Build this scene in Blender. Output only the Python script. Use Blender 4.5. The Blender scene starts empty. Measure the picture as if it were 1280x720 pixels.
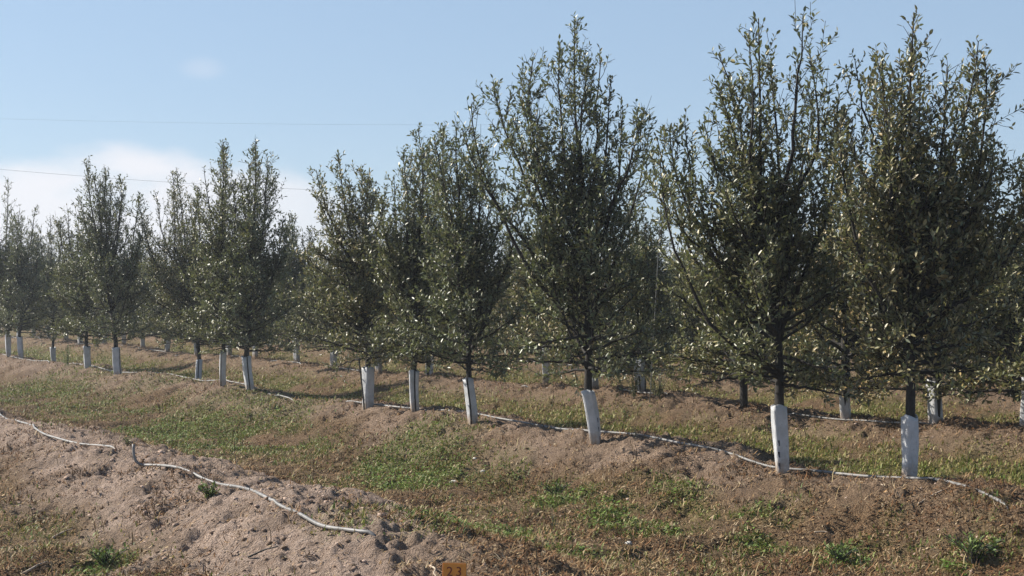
import bpy, math, random
import numpy as np

SC = bpy.context.scene
COL = SC.collection
rng = np.random.default_rng(7)
random.seed(7)

# ------------------------------------------------------------------ camera constants
F = 1707.0            # focal length in pixels of a 1280 wide frame
CAMZ = 1.66
HOR = 373.0           # horizon row
SL = 0.67             # the rows run along X = a - SL * Y
SN = math.sqrt(1 + SL * SL)
U0, DU = 3.62, 4.04   # position of the first ridge across the rows, spacing

# ------------------------------------------------------------------ numpy noise
TAB = np.random.default_rng(11).random((8, 256, 256))

def vnoise(x, y, k=0):
    x = np.asarray(x, float); y = np.asarray(y, float)
    ix = np.floor(x).astype(int); iy = np.floor(y).astype(int)
    fx = x - ix; fy = y - iy
    fx = fx * fx * fx * (fx * (fx * 6 - 15) + 10); fy = fy * fy * fy * (fy * (fy * 6 - 15) + 10)
    t = TAB[k]
    a = t[ix & 255, iy & 255]; b = t[(ix + 1) & 255, iy & 255]
    c = t[ix & 255, (iy + 1) & 255]; d = t[(ix + 1) & 255, (iy + 1) & 255]
    return (a + (b - a) * fx + (c - a) * fy + (a - b - c + d) * fx * fy) * 2 - 1

def fbm(x, y, o=3, k=0):
    s = 0; a = 1.0
    for i in range(o):
        c, n = math.cos(.6 * i), math.sin(.6 * i)
        s = s + a * vnoise((x * c - y * n) * 2 ** i + 17.3 * i, (x * n + y * c) * 2 ** i - 9.1 * i, (k + i) % 8); a *= .5
    return s

def us(x, y):
    """across-row and along-row coordinates"""
    return (x + SL * y) / SN, (y - SL * x) / SN

def xy(u, s):
    return (u - SL * s) / SN, (SL * u + s) / SN

def ridge(x, y):
    """0 in the furrow, 1 on a crest, and the signed distance from the crest"""
    u, s = us(x, y)
    k = np.clip(np.round((u - U0) / DU), -2, 9)
    v = u - U0 - k * DU + .12 * vnoise(s * .35 + 3 * k, k * 7.7, 1)
    return np.exp(-(np.abs(v) / .92) ** 2.3), v, k, u, s

def smooth_h(x, y):
    r, v, k, u, s = ridge(x, y)
    far = np.clip((np.hypot(x, y) - 150) / 100, 0, 1)
    h = .37 * r * (1 + .16 * vnoise(s * .55, k * 3.1, 2)) + .03 * vnoise(x * .5, y * .5, 3) + .022 * (1 - .5 * r) * vnoise(x * 1.4, y * 1.4, 6)
    return h * (1 - far)

def fine_h(x, y):
    r, v, k, u, s = ridge(x, y)
    d = np.hypot(x, y)
    fade = np.clip(1.4 - d / 60, 0, 1)
    rill = vnoise(s / .26 + .6 * vnoise(u * 1.3, s * .8, 5), u / 1.1, 4) * np.clip(np.abs(v) / .5, 0.2, 1) * r
    lump = fbm(x / .17, y / .17, 3, 1)
    clod = np.abs(fbm(x / .09, y / .09, 2, 3))
    big = fbm(x / .6, y / .6, 2, 6)
    hole = np.clip(fbm(x / .21, y / .15, 3, 7) - .35, 0, 1)
    return fade * (.042 * rill + .016 * lump * (.6 + .4 * r) + .032 * (clod - .5) * (0.3 + .7 * r) + .026 * big - .075 * hole + .004)

def H(x, y):
    return smooth_h(x, y) + fine_h(x, y)

def hf(x, y):
    return float(H(np.array([x]), np.array([y]))[0])

def ground_at(px, py, dmax=60):
    """where the line of sight through a point of the photo meets the ground"""
    d = np.geomspace(4.5, dmax, 6000)
    X = (px - 640) / F * d
    Z = CAMZ + (HOR - py) / F * d
    hit = np.nonzero(Z <= smooth_h(X, d))[0]
    i = hit[0] if len(hit) else -1
    return float(X[i]), float(d[i])

# ------------------------------------------------------------------ mesh helpers
def mesh_from(name, V, faces_by_n, tint=None, smooth=False, mats=None):
    """faces_by_n: list of int arrays of shape (n, k)"""
    me = bpy.data.meshes.new(name)
    V = np.ascontiguousarray(V, dtype=np.float32)
    me.vertices.add(len(V)); me.vertices.foreach_set('co', V.ravel())
    loops = np.concatenate([f.ravel() for f in faces_by_n]).astype(np.int32)
    tot = np.concatenate([np.full(len(f), f.shape[1], np.int32) for f in faces_by_n])
    start = np.concatenate([[0], np.cumsum(tot)[:-1]]).astype(np.int32)
    me.loops.add(len(loops)); me.loops.foreach_set('vertex_index', loops)
    me.polygons.add(len(tot)); me.polygons.foreach_set('loop_start', start); me.polygons.foreach_set('loop_total', tot)
    if smooth:
        me.polygons.foreach_set('use_smooth', np.ones(len(tot), bool))
    if tint is not None:
        for nm, arr in tint.items():
            at = me.attributes.new(nm, 'FLOAT_COLOR', 'POINT')
            a = np.ones((len(V), 4), np.float32); a[:, :arr.shape[1]] = arr
            at.data.foreach_set('color', a.ravel())
    me.update(calc_edges=True); me.validate()
    if mats:
        me.materials.append(mats)
    return me

def link(name, me, parent=None, loc=(0, 0, 0), rot=(0, 0, 0)):
    o = bpy.data.objects.new(name, me); COL.objects.link(o)
    if parent is not None:
        o.parent = parent
    o.location = loc; o.rotation_euler = rot
    return o

def tag(o, label=None, cat=None, group=None, kind=None):
    if label: o['label'] = label
    if cat: o['category'] = cat
    if group: o['group'] = group
    if kind: o['kind'] = kind
    return o

def norm(a):
    return a / (np.linalg.norm(a, axis=-1, keepdims=True) + 1e-9)

def perp(d):
    ref = np.where(np.abs(d[..., 2:3]) < .9, np.array([0, 0, 1.]), np.array([1., 0, 0]))
    a = norm(np.cross(d, ref)); return a, np.cross(d, a)

def tubes(P, R, sides):
    """P (n,k,3) polylines, R (n,k) radii -> verts, quads"""
    n, k, _ = P.shape
    T = np.empty_like(P); T[:, 1:-1] = P[:, 2:] - P[:, :-2]; T[:, 0] = P[:, 1] - P[:, 0]; T[:, -1] = P[:, -1] - P[:, -2]
    T = norm(T)
    ref = np.array([.31, .95, .07]); A = norm(np.cross(T, ref)); B = np.cross(T, A)
    th = np.arange(sides) / sides * 2 * np.pi
    ring = A[:, :, None] * np.cos(th)[:, None] + B[:, :, None] * np.sin(th)[:, None]
    V = (P[:, :, None] + ring * R[:, :, None, None]).reshape(-1, 3)
    idx = np.arange(n * k * sides).reshape(n, k, sides)
    nx = np.roll(idx, -1, axis=2)
    Q = np.stack([idx[:, :-1], nx[:, :-1], nx[:, 1:], idx[:, 1:]], -1).reshape(-1, 4)
    return V, Q

def resample(pts, k):
    pts = np.asarray(pts, float)
    seg = np.linalg.norm(np.diff(pts, axis=0), axis=1); t = np.concatenate([[0], np.cumsum(seg)]); t /= t[-1]
    q = np.linspace(0, 1, k)
    # Catmull-Rom
    n = len(pts); i = np.clip(np.searchsorted(t, q, 'right') - 1, 0, n - 2)
    f = ((q - t[i]) / (t[i + 1] - t[i] + 1e-9))[:, None]
    p0, p1, p2, p3 = pts[np.maximum(i - 1, 0)], pts[i], pts[i + 1], pts[np.minimum(i + 2, n - 1)]
    return .5 * (2 * p1 + (p2 - p0) * f + (2 * p0 - 5 * p1 + 4 * p2 - p3) * f ** 2 + (3 * p1 - p0 - 3 * p2 + p3) * f ** 3)

# ------------------------------------------------------------------ materials
class NT:
    def __init__(s, name):
        s.m = bpy.data.materials.new(name); s.m.use_nodes = True
        s.t = s.m.node_tree; s.n = s.t.nodes; s.l = s.t.links
        s.b = s.n['Principled BSDF']; s.out = s.n['Material Output']
    def add(s, typ, **kw):
        nd = s.n.new(typ)
        for k, v in kw.items():
            if k in nd.inputs: nd.inputs[k].default_value = v
            else: setattr(nd, k, v)
        return nd
    def noise(s, scale, detail=4, rough=.6, vec=None):
        nd = s.add('ShaderNodeTexNoise'); nd.inputs['Scale'].default_value = scale
        nd.inputs['Detail'].default_value = detail; nd.inputs['Roughness'].default_value = rough
        if vec is not None: s.l.new(vec, nd.inputs['Vector'])
        return nd.outputs[0]
    def ramp(s, src, stops):
        nd = s.add('ShaderNodeValToRGB'); s.l.new(src, nd.inputs[0])
        e = nd.color_ramp.elements
        while len(e) < len(stops): e.new(.5)
        for i, (p, c) in enumerate(stops):
            e[i].position = p; e[i].color = (*c, 1) if len(c) == 3 else c
        return nd.outputs[0]
    def mix(s, fac, a, b, mode='MIX'):
        nd = s.add('ShaderNodeMix'); nd.data_type = 'RGBA'; nd.blend_type = mode
        for sock, v in ((nd.inputs[0], fac), (nd.inputs[6], a), (nd.inputs[7], b)):
            if isinstance(v, (int, float)): sock.default_value = v
            elif isinstance(v, tuple): sock.default_value = (*v, 1)
            else: s.l.new(v, sock)
        return nd.outputs[2]
    def bump(s, src, strength, dist):
        nd = s.add('ShaderNodeBump'); nd.inputs['Strength'].default_value = strength; nd.inputs['Distance'].default_value = dist
        s.l.new(src, nd.inputs['Height']); s.l.new(nd.outputs[0], s.b.inputs['Normal']); return nd
    def pos(s):
        return s.add('ShaderNodeTexCoord').outputs['Object']
    def attr(s, name):
        nd = s.add('ShaderNodeAttribute'); nd.attribute_name = name; return nd

def mat_ground():
    g = NT('soil_and_litter'); p = g.pos()
    m = g.attr('mask'); sp = g.add('ShaderNodeSeparateColor'); g.l.new(m.outputs['Color'], sp.inputs[0])
    n1 = g.noise(2.2, 6, .62, p); n2 = g.noise(19, 5, .7, p); n3 = g.noise(70, 3, .7, p)
    soil = g.ramp(n2, [(.30, (.19, .132, .100)), (.43, (.41, .295, .225)), (.58, (.57, .435, .35))])
    soil = g.mix(.5, soil, g.ramp(n3, [(.36, (.16, .11, .08)), (.60, (.54, .42, .34))]))
    litter = g.ramp(n3, [(.36, (.055, .034, .020)), (.49, (.18, .112, .060)), (.66, (.42, .31, .19))])
    litter = g.mix(g.ramp(n2, [(.4, (0, 0, 0)), (.65, (.6, .6, .6))]), litter, (.20, .125, .07))
    green = g.ramp(n3, [(.3, (.05, .075, .014)), (.55, (.13, .17, .032)), (.75, (.26, .26, .09))])
    c = g.mix(sp.outputs[0], litter, soil)
    c = g.mix(sp.outputs[1], c, green)
    c = g.mix(g.ramp(n1, [(.38, (0, 0, 0)), (.66, (.55, .55, .55))]), c, (.13, .088, .058))
    g.l.new(c, g.b.inputs['Base Color']); g.b.inputs['Roughness'].default_value = .95
    g.b.inputs['Specular IOR Level'].default_value = .15
    h = g.add('ShaderNodeMath', operation='ADD'); g.l.new(n2, h.inputs[0]); g.l.new(n3, h.inputs[1])
    g.bump(h.outputs[0], 1.0, .05)
    return g.m

def mat_tinted(name, rough=.8, spec=.2, transl=0.0, under=None, objvar=None):
    g = NT(name); a = g.attr('tint').outputs['Color']
    c = a
    if objvar:
        oi = g.add('ShaderNodeObjectInfo')
        c = g.mix(g.ramp(oi.outputs['Random'], [(0, (0, 0, 0)), (1, (1, 1, 1))]), c, g.mix(1.0, a, objvar, 'MULTIPLY'))
    if under:
        geo = g.add('ShaderNodeNewGeometry')
        c = g.mix(geo.outputs['Backfacing'], c, g.mix(.55, c, under))
    g.l.new(c, g.b.inputs['Base Color']); g.b.inputs['Roughness'].default_value = rough
    g.b.inputs['Specular IOR Level'].default_value = spec
    if transl:
        tr = g.add('ShaderNodeBsdfTranslucent'); g.l.new(g.mix(.6, c, (.22, .26, .05), 'MIX'), tr.inputs[0])
        ms = g.add('ShaderNodeMixShader'); ms.inputs[0].default_value = transl
        g.l.new(g.b.outputs[0], ms.inputs[1]); g.l.new(tr.outputs[0], ms.inputs[2]); g.l.new(ms.outputs[0], g.out.inputs[0])
    return g.m

def mat_bark():
    g = NT('dark_bark'); p = g.pos()
    n = g.noise(40, 5, .7, p)
    g.l.new(g.ramp(n, [(.3, (.010, .0085, .008)), (.7, (.036, .031, .027))]), g.b.inputs['Base Color'])
    g.b.inputs['Roughness'].default_value = .9; g.bump(n, .6, .01); return g.m

def mat_guard(name='white_guard_plastic', c0=(.36, .37, .38), c1=(.55, .56, .58)):
    g = NT(name); p = g.pos()
    n = g.noise(9, 5, .65, p); sep = g.add('ShaderNodeSeparateXYZ'); g.l.new(p, sep.inputs[0])
    c = g.ramp(n, [(.3, c0), (.65, c1)])
    z = g.add('ShaderNodeMath', operation='MULTIPLY_ADD'); g.l.new(sep.outputs[2], z.inputs[0]); z.inputs[1].default_value = 4.5; g.l.new(n, z.inputs[2])
    d = g.ramp(z.outputs[0], [(.55, (1, 1, 1)), (1.0, (0, 0, 0))])
    c = g.mix(d, c, (.30, .23, .17))                  # soil splashed on the foot of the sleeve
    sp = g.noise(55, 2, .5, p)
    c = g.mix(g.ramp(sp, [(.66, (0, 0, 0)), (.74, (.55, .55, .55))]), c, (.2, .18, .15))
    g.l.new(c, g.b.inputs['Base Color']); g.b.inputs['Roughness'].default_value = .5
    cr = g.add('ShaderNodeTexNoise'); mpn = g.add('ShaderNodeMapping'); mpn.inputs['Scale'].default_value = (26, 26, 3.5)
    g.l.new(p, mpn.inputs[0]); g.l.new(mpn.outputs[0], cr.inputs['Vector']); cr.inputs['Detail'].default_value = 3
    g.bump(cr.outputs[0], .55, .02); return g.m

def mat_plain(name, c0, c1, scale, rough=.6, bump=.2):
    g = NT(name); n = g.noise(scale, 4, .6, g.pos())
    g.l.new(g.ramp(n, [(.3, c0), (.7, c1)]), g.b.inputs['Base Color']); g.b.inputs['Roughness'].default_value = rough
    g.bump(n, bump, .01); return g.m

M_GROUND = mat_ground()
M_LEAF = mat_tinted('leathery_leaf', .42, .6, .20, under=(.17, .18, .135))
M_LEAF_BACK = mat_tinted('leathery_leaf_back_rows', .44, .55, .20, under=(.17, .18, .135), objvar=(1.3, 1.12, .95))
M_GRASS = mat_tinted('grass_blade', .6, .3, .2)
M_LITTER = mat_tinted('dry_straw', .85, .15)
M_CLOD = mat_tinted('soil_clod', .95, .1)
M_BARK = mat_bark()
M_GUARD = mat_guard()
M_SEAM = mat_plain('dark_slit', (.012, .013, .016), (.03, .03, .034), 30, .8)
M_PRINT = mat_plain('dark_blue_print', (.02, .026, .05), (.05, .06, .10), 60, .6)
M_HOSE = mat_plain('grey_pipe', (.10, .098, .094), (.25, .24, .23), 14, .55, .1)
M_WIRE = mat_plain('wire_metal', (.16, .17, .19), (.22, .23, .25), 5, .6)
M_STONE = mat_plain('pale_stone', (.45, .43, .38), (.66, .63, .57), 25, .85, .5)
M_WOOD = mat_plain('dry_wood', (.30, .23, .16), (.52, .43, .33), 30, .85, .4)
M_STAKE = mat_plain('dark_stake', (.02, .019, .018), (.05, .045, .04), 20, .8)
M_CANE = mat_plain('grey_cane', (.09, .09, .085), (.15, .15, .14), 20, .8)
M_ORANGE = mat_plain('orange_plate', (.60, .21, .02), (.82, .33, .05), 18, .55)
M_RIM = mat_plain('worn_plate_edge', (.45, .28, .12), (.6, .42, .22), 25, .7)
M_DIGIT = mat_plain('dark_red_paint', (.13, .02, .006), (.22, .04, .012), 30, .6)

# ------------------------------------------------------------------ ground
def patch_list():
    """green weedy patches: photo point, half width, half height in the photo -> ellipses on the ground"""
    P = [(40, 492, 120, 14, .8), (250, 548, 150, 30, .95), (330, 520, 90, 18, .7), (150, 510, 110, 16, .6), (520, 582, 80, 24, 1.0), (585, 560, 40, 14, .5),
         (500, 645, 110, 26, .9), (690, 622, 60, 14, .8), (810, 642, 85, 22, .9), (955, 664, 55, 16, .9), (620, 600, 50, 14, .5),
         (1225, 705, 60, 14, 1.0), (1045, 700, 40, 12, .8), (130, 705, 45, 10, .7), (40, 668, 60, 14, .35), (700, 690, 90, 14, .4),
         (590, 660, 90, 16, .6), (1230, 640, 40, 10, .5), (1080, 660, 70, 12, .35), (380, 560, 60, 14, .6), (420, 610, 60, 12, .5), (900, 700, 60, 12, .4),
         (1160, 690, 50, 10, .4), (1000, 625, 50, 10, .3)]
    out = []
    for px, py, rx, ry, w in P:
        x, d = ground_at(px, py)
        ry_m = ry * d * d / (F * (CAMZ - .1))
        out.append((x, d, rx * d / F, max(ry_m, .25), w))
    return out
PATCH = patch_list()

def masks(x, y):
    r, v, k, u, s = ridge(x, y)
    n = fbm(x * .9, y * .9, 4, 2); n2 = fbm(x * 3.1, y * 3.1, 3, 5)
    # bare soil on the ridges, more on the near rows
    soil = np.clip((r - .28 + .28 * n + .12 * n2) * 2.4, 0, 1)
    right = np.clip((x - 1.2) / 2.0, 0, 1) * np.clip((11.5 - y) / 2, 0, 1)     # the lower right corner is covered in dry litter
    soil = soil * (1 - .8 * right) * np.where(k == 0, 1, np.where(k == 1, .50, .30))
    soil = soil * np.where(k == 0, 1 - .85 * np.clip((x + .70) / .6, 0, 1), 1)
    soil = soil * np.where((k >= 1) & (v > .35), .35, 1) * np.where((k >= 2) & (v < -.7), .3, 1)
    g = np.zeros_like(x)
    for (px, py, rx, ry, w) in PATCH:
        e = ((x - px) / rx) ** 2 + ((y - py) / ry) ** 2
        g = np.maximum(g, w * np.clip(1.45 - e, 0, 1))
    furrow = np.clip(1 - r * np.where((k == 1) & (v > 0), 1.1, np.where((k >= 2) & (v < 0), 1.05, 1.6)), 0, 1)
    g2 = furrow * np.where(k >= 2, 1.0, np.where((k == 1) & (v > 0), .98, .22))
    g = np.maximum(g, g2) * np.clip(.75 + .7 * n2 + .5 * n, 0, 1.0)
    g = np.clip(g * (1 - .75 * soil), 0, 1)
    return soil, g

def build_ground():
    th = np.concatenate([np.radians(np.arange(-180, -31, 5.)), np.radians(np.arange(-30, 30.001, .075)), np.radians(np.arange(31, 180, 5.))])
    r = np.concatenate([[.6, 1.5, 2.5, 3.5, 4.3], np.geomspace(4.8, 28, 560), np.geomspace(28.3, 150, 150), np.geomspace(155, 4000, 40)])
    R, T = np.meshgrid(r, th, indexing='ij')
    X = (R * np.sin(T)).ravel(); Y = (R * np.cos(T)).ravel()
    Z = H(X, Y)
    soil, g = masks(X, Y)
    n, m = R.shape
    idx = np.arange(n * m).reshape(n, m); nx = np.roll(idx, -1, axis=1)
    Q = np.stack([idx[:-1], idx[1:], nx[1:], nx[:-1]], -1).reshape(-1, 4)
    Vc = np.array([[0, 0, hf(0, 0)]])
    V = np.concatenate([np.stack([X, Y, Z], 1), Vc]); c = n * m
    T3 = np.stack([idx[0], nx[0], np.full(m, c)], -1)[:, ::-1]
    mask = np.zeros((len(V), 3), np.float32); mask[:-1, 0] = soil; mask[:-1, 1] = g * .75
    me = mesh_from('ground', V, [Q[:, ::-1], T3[:, ::-1]], {'mask': mask}, smooth=True, mats=M_GROUND)
    # make sure the sheet faces up
    me.flip_normals() if me.polygons[len(me.polygons) // 2].normal.z < 0 else None
    o = link('ground', me); o['kind'] = 'structure'
    return o
build_ground()

# ------------------------------------------------------------------ loose ground cover (stuff)
def sample_view(n, d0, d1, wide=.42, pw=1.0):
    q = rng.random(n)
    d = d0 * (d1 / d0) ** (q ** pw)
    x = (rng.random(n) * 2 - 1) * (wide * d + .6)
    return x, d

def blades(P, az, L, W, lean, tint, bend=.5):
    n = len(P)
    dirh = np.stack([np.cos(az), np.sin(az), np.zeros(n)], 1); side = np.stack([-np.sin(az), np.cos(az), np.zeros(n)], 1)
    up = np.array([0, 0, 1.])
    d1 = norm(dirh * np.sin(lean)[:, None] + up * np.cos(lean)[:, None])
    l2 = lean + bend; d2 = norm(dirh * np.sin(l2)[:, None] + up * np.cos(l2)[:, None])
    mid = P + d1 * (L * .55)[:, None]; tip = mid + d2 * (L * .45)[:, None]
    w = (W * .5)[:, None] * side
    V = np.stack([P - w, P + w, mid + w * .8, mid - w * .8, tip], 1).reshape(-1, 3)
    b = np.arange(n)[:, None] * 5
    return V, b + np.array([[0, 1, 2, 3]]), b + np.array([[3, 2, 4]]), np.repeat(tint, 5, 0)

def palette(n, cols, jit=.25):
    cols = np.array(cols); c = cols[rng.integers(0, len(cols), n)]
    return np.clip(c * (1 + (rng.random((n, 1)) - .5) * 2 * jit), 0, 1)

def build_grass():
    n = 700000
    x, d = sample_view(n, 5.3, 42)
    soil, g = masks(x, d)
    keep = rng.random(n) < np.clip(g * 1.35, 0, 1) ** 1.2
    x, d, g = x[keep], d[keep], g[keep]; n = len(x)
    z = H(x, d)
    r, v, k, u, s = ridge(x, d)
    fur = ((k >= 2) | ((k == 1) & (v > .3)))
    green = palette(n, [(.09, .145, .020), (.13, .19, .030), (.07, .11, .022), (.17, .21, .05), (.24, .24, .075)])
    dry = palette(n, [(.25, .22, .065), (.32, .27, .10), (.19, .19, .05), (.17, .20, .04), (.38, .31, .15)])
    pd = np.where(fur, .72, .33)
    rust = palette(n, [(.24, .14, .065), (.30, .20, .10), (.17, .10, .05), (.22, .18, .06), (.36, .27, .16)])
    dry = np.where((fur | (rng.random(n) < .35))[:, None], dry, rust)
    pd = np.where(fur, pd, np.clip(.62 - .45 * g, .2, .7))
    t = np.where((rng.random(n) < pd)[:, None], dry, green)
    L = rng.uniform(.018, .055, n) * np.where(fur, 1.25, 1) * (1 + .012 * (d - 6)); W = rng.uniform(.004, .009, n) * (1 + d / 18)
    V, q, tr, tt = blades(np.stack([x, d, z - .004], 1), rng.random(n) * 6.283, L, W, rng.uniform(.1, 1.1, n), t, rng.uniform(.1, .9, n))
    o = link('grass', mesh_from('grass', V, [q, tr], {'tint': tt}, mats=M_GRASS))
    tag(o, 'short green and yellowing grass growing in the furrows between the ridges', 'grass', kind='stuff')
    # low broad-leaved weeds in the greenest patches
    n = 260000
    x, d = sample_view(n, 5.3, 24)
    soil, g = masks(x, d)
    r, v, k, u, s = ridge(x, d)
    keep = (rng.random(n) < np.clip((g - .3) * 1.5, 0, 1)) & (k <= 1)
    x, d = x[keep], d[keep]; n = len(x); z = H(x, d) + rng.uniform(.005, .04, n)
    t = palette(n, [(.09, .16, .022), (.13, .21, .034), (.07, .12, .024), (.18, .23, .06), (.25, .27, .12)])
    V, q, tr, tt = blades(np.stack([x, d, z], 1), rng.random(n) * 6.283, rng.uniform(.015, .035, n), rng.uniform(.012, .024, n), rng.uniform(.9, 1.6, n), t, rng.uniform(-.3, .3, n))
    o = link('ground_weeds', mesh_from('ground_weeds', V, [q, tr], {'tint': tt}, mats=M_GRASS))
    tag(o, 'low broad-leaved green weeds in patches on the furrow floor', 'weeds', kind='stuff')

def build_litter():
    n = 520000
    x, d = sample_view(n, 5.3, 45)
    soil, g = masks(x, d)
    nn = fbm(x * 1.7, d * 1.7, 3, 4); n2 = fbm(x * 5.3, d * 5.3, 2, 1)
    keep = rng.random(n) < np.clip(.74 - .60 * soil - .25 * g + .5 * nn + .45 * n2, .04, 1)
    x, d, n2, nn = x[keep], d[keep], n2[keep], nn[keep]; n = len(x); z = H(x, d)
    pale = palette(n, [(.34, .25, .14), (.26, .175, .09), (.42, .33, .21), (.30, .185, .09), (.28, .18, .095)])
    dark = palette(n, [(.13, .072, .036), (.17, .088, .040), (.070, .045, .027), (.21, .108, .050), (.10, .060, .032)])
    t = np.where((rng.random(n) < np.clip(.46 - .5 * nn, .15, .8))[:, None], pale, dark)
    L = rng.uniform(.02, .085, n) * (1 + .01 * (d - 6)); W = rng.uniform(.0025, .006, n) * (1 + d / 18)
    leaf = rng.random(n) < .16
    L = np.where(leaf, rng.uniform(.02, .042, n), L); W = np.where(leaf, rng.uniform(.010, .018, n), W)
    tuft = (rng.random(n) < np.clip(.25 + .8 * n2, 0, .8)) & ~leaf
    lean = np.where(tuft, rng.uniform(.15, 1.2, n), rng.uniform(.95, 1.75, n))
    L = np.where(tuft, L * .75, L)
    V, q, tr, tt = blades(np.stack([x, d, z + np.where(tuft, -.003, rng.uniform(.002, .014, n))], 1), rng.random(n) * 6.283, L, W, lean, t, rng.uniform(-.6, 1.0, n))
    m = 2600
    xs, ds = sample_view(m, 5.4, 30); so_, gg = masks(xs, ds)
    kp = rng.random(m) < .6 - .5 * so_; xs, ds = xs[kp], ds[kp]; m = len(xs)
    V2, q2, t2, c2 = blades(np.stack([xs, ds, H(xs, ds) - .005], 1), rng.random(m) * 6.283, rng.uniform(.06, .17, m), rng.uniform(.003, .006, m) * (1 + ds / 20), rng.uniform(.05, .6, m),
                            palette(m, [(.12, .085, .045), (.20, .14, .07), (.34, .27, .15), (.07, .05, .03)]), rng.uniform(.1, .9, m))
    b0 = len(V); V = np.concatenate([V, V2]); q = np.concatenate([q, q2 + b0]); tr = np.concatenate([tr, t2 + b0]); tt = np.concatenate([tt, c2])
    o = link('dry_litter', mesh_from('dry_litter', V, [q, tr], {'tint': tt}, mats=M_LITTER))
    tag(o, 'dead brown leaves, straw and dry weed tufts lying over the ground', 'leaf litter', kind='stuff')

def build_clods():
    p = (1 + 5 ** .5) / 2
    I = norm(np.array([(-1, p, 0), (1, p, 0), (-1, -p, 0), (1, -p, 0), (0, -1, p), (0, 1, p), (0, -1, -p), (0, 1, -p), (p, 0, -1), (p, 0, 1), (-p, 0, -1), (-p, 0, 1)], float))
    Fc = np.array([(0, 11, 5), (0, 5, 1), (0, 1, 7), (0, 7, 10), (0, 10, 11), (1, 5, 9), (5, 11, 4), (11, 10, 2), (10, 7, 6), (7, 1, 8), (3, 9, 4), (3, 4, 2), (3, 2, 6), (3, 6, 8), (3, 8, 9), (4, 9, 5), (2, 4, 11), (6, 2, 10), (8, 6, 7), (9, 8, 1)])
    n = 60000
    x, d = sample_view(n, 5.3, 26)
    soil, g = masks(x, d)
    keep = rng.random(n) < .04 + .42 * soil
    x, d = x[keep], d[keep]; n = len(x); z = H(x, d) - .002
    s = rng.gamma(1.6, .0042, n).clip(.003, .015)
    V = I[None] * (1 + (rng.random((n, 12, 1)) - .5) * 1.1) * s[:, None, None] * np.array([1.25, 1.25, .75])
    V = V + np.stack([x, d, z], 1)[:, None]
    t = np.repeat(palette(n, [(.33, .24, .185), (.24, .17, .125), (.40, .30, .24), (.17, .12, .085)], .2), 12, 0)
    Fx = (Fc[None] + 12 * np.arange(n)[:, None, None]).reshape(-1, 3)
    o = link('soil_clods', mesh_from('soil_clods', V.reshape(-1, 3), [Fx], {'tint': t}, mats=M_CLOD))
    tag(o, 'crumbled pinkish clods of bare earth on the ridges', 'soil clods', kind='stuff')

build_grass(); build_litter(); build_clods()

# ------------------------------------------------------------------ trees
def leaves_on(P, n_per, g, tints, lmin=.034, lmax=.057):
    seed_off = g.random() * 50
    """P (n,k,3) twigs, n_per leaves for each -> leaf mesh arrays"""
    n, k, _ = P.shape
    idx = np.repeat(np.arange(n), n_per); m = len(idx)
    off = np.concatenate([[0], np.cumsum(n_per)[:-1]])
    j = np.arange(m) - np.repeat(off, n_per)
    t = .12 + .88 * (j + g.random(m) * .8) / np.maximum(np.repeat(n_per, n_per), 1)
    t = np.clip(t, 0, 1) * (k - 1); i = np.minimum(t.astype(int), k - 2); f = (t - i)[:, None]
    pos = P[idx, i] * (1 - f) + P[idx, i + 1] * f
    ax = norm(P[idx, i + 1] - P[idx, i])
    a, b = perp(ax)
    ph = j * 2.4 + g.random(m) * 1.2 + np.repeat(g.random(n) * 6.28, n_per)
    rad = a * np.cos(ph)[:, None] + b * np.sin(ph)[:, None]
    D = norm(ax * .75 + rad * g.uniform(.5, 1.1, m)[:, None] + g.normal(0, .22, (m, 3)) + np.array([0, 0, .12]))
    N = norm(np.cross(D, np.cross(ax * 1.0 + np.array([0, 0, .5]) + g.normal(0, .35, (m, 3)), D)))
    # clumps and gaps: whole tufts of leaves are missing here and there
    q3 = vnoise((pos[:, 0] + .6 * pos[:, 1]) / .17 + seed_off, (pos[:, 2] - .5 * pos[:, 1]) / .2, 3) + .6 * vnoise((pos[:, 1] - .4 * pos[:, 0]) / .11, pos[:, 2] / .13 + seed_off, 5)
    ok = q3 > -.44
    pos, D, N = pos[ok], D[ok], N[ok]; m = len(pos)
    S = np.cross(D, N)
    L = g.uniform(lmin, lmax, m)[:, None]; W = L * g.uniform(.17, .24, m)[:, None]
    fold = W * .28
    pet = pos + D * .006
    V = np.stack([pet, pet + D * L * .36 + S * W + N * fold, pet + D * L * .72 + S * W * .8 + N * fold * .6, pet + D * L - N * L * .06,
                  pet + D * L * .72 - S * W * .8 + N * fold * .6, pet + D * L * .36 - S * W + N * fold], 1).reshape(-1, 3)
    base = np.arange(m)[:, None] * 6
    Q = np.concatenate([base + np.array([[0, 1, 2, 3]]), base + np.array([[0, 3, 4, 5]])])
    tints = np.array(tints)
    c = tints[g.integers(0, len(tints), m)] * g.uniform(.9, 2.3, (m, 1))
    return V, Q, np.repeat(c, 6, 0)

def curve_pts(p0, p1, c, k):
    t = np.linspace(0, 1, k)[:, None]
    return (1 - t) ** 2 * p0 + 2 * t * (1 - t) * c + t ** 2 * p1

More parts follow.
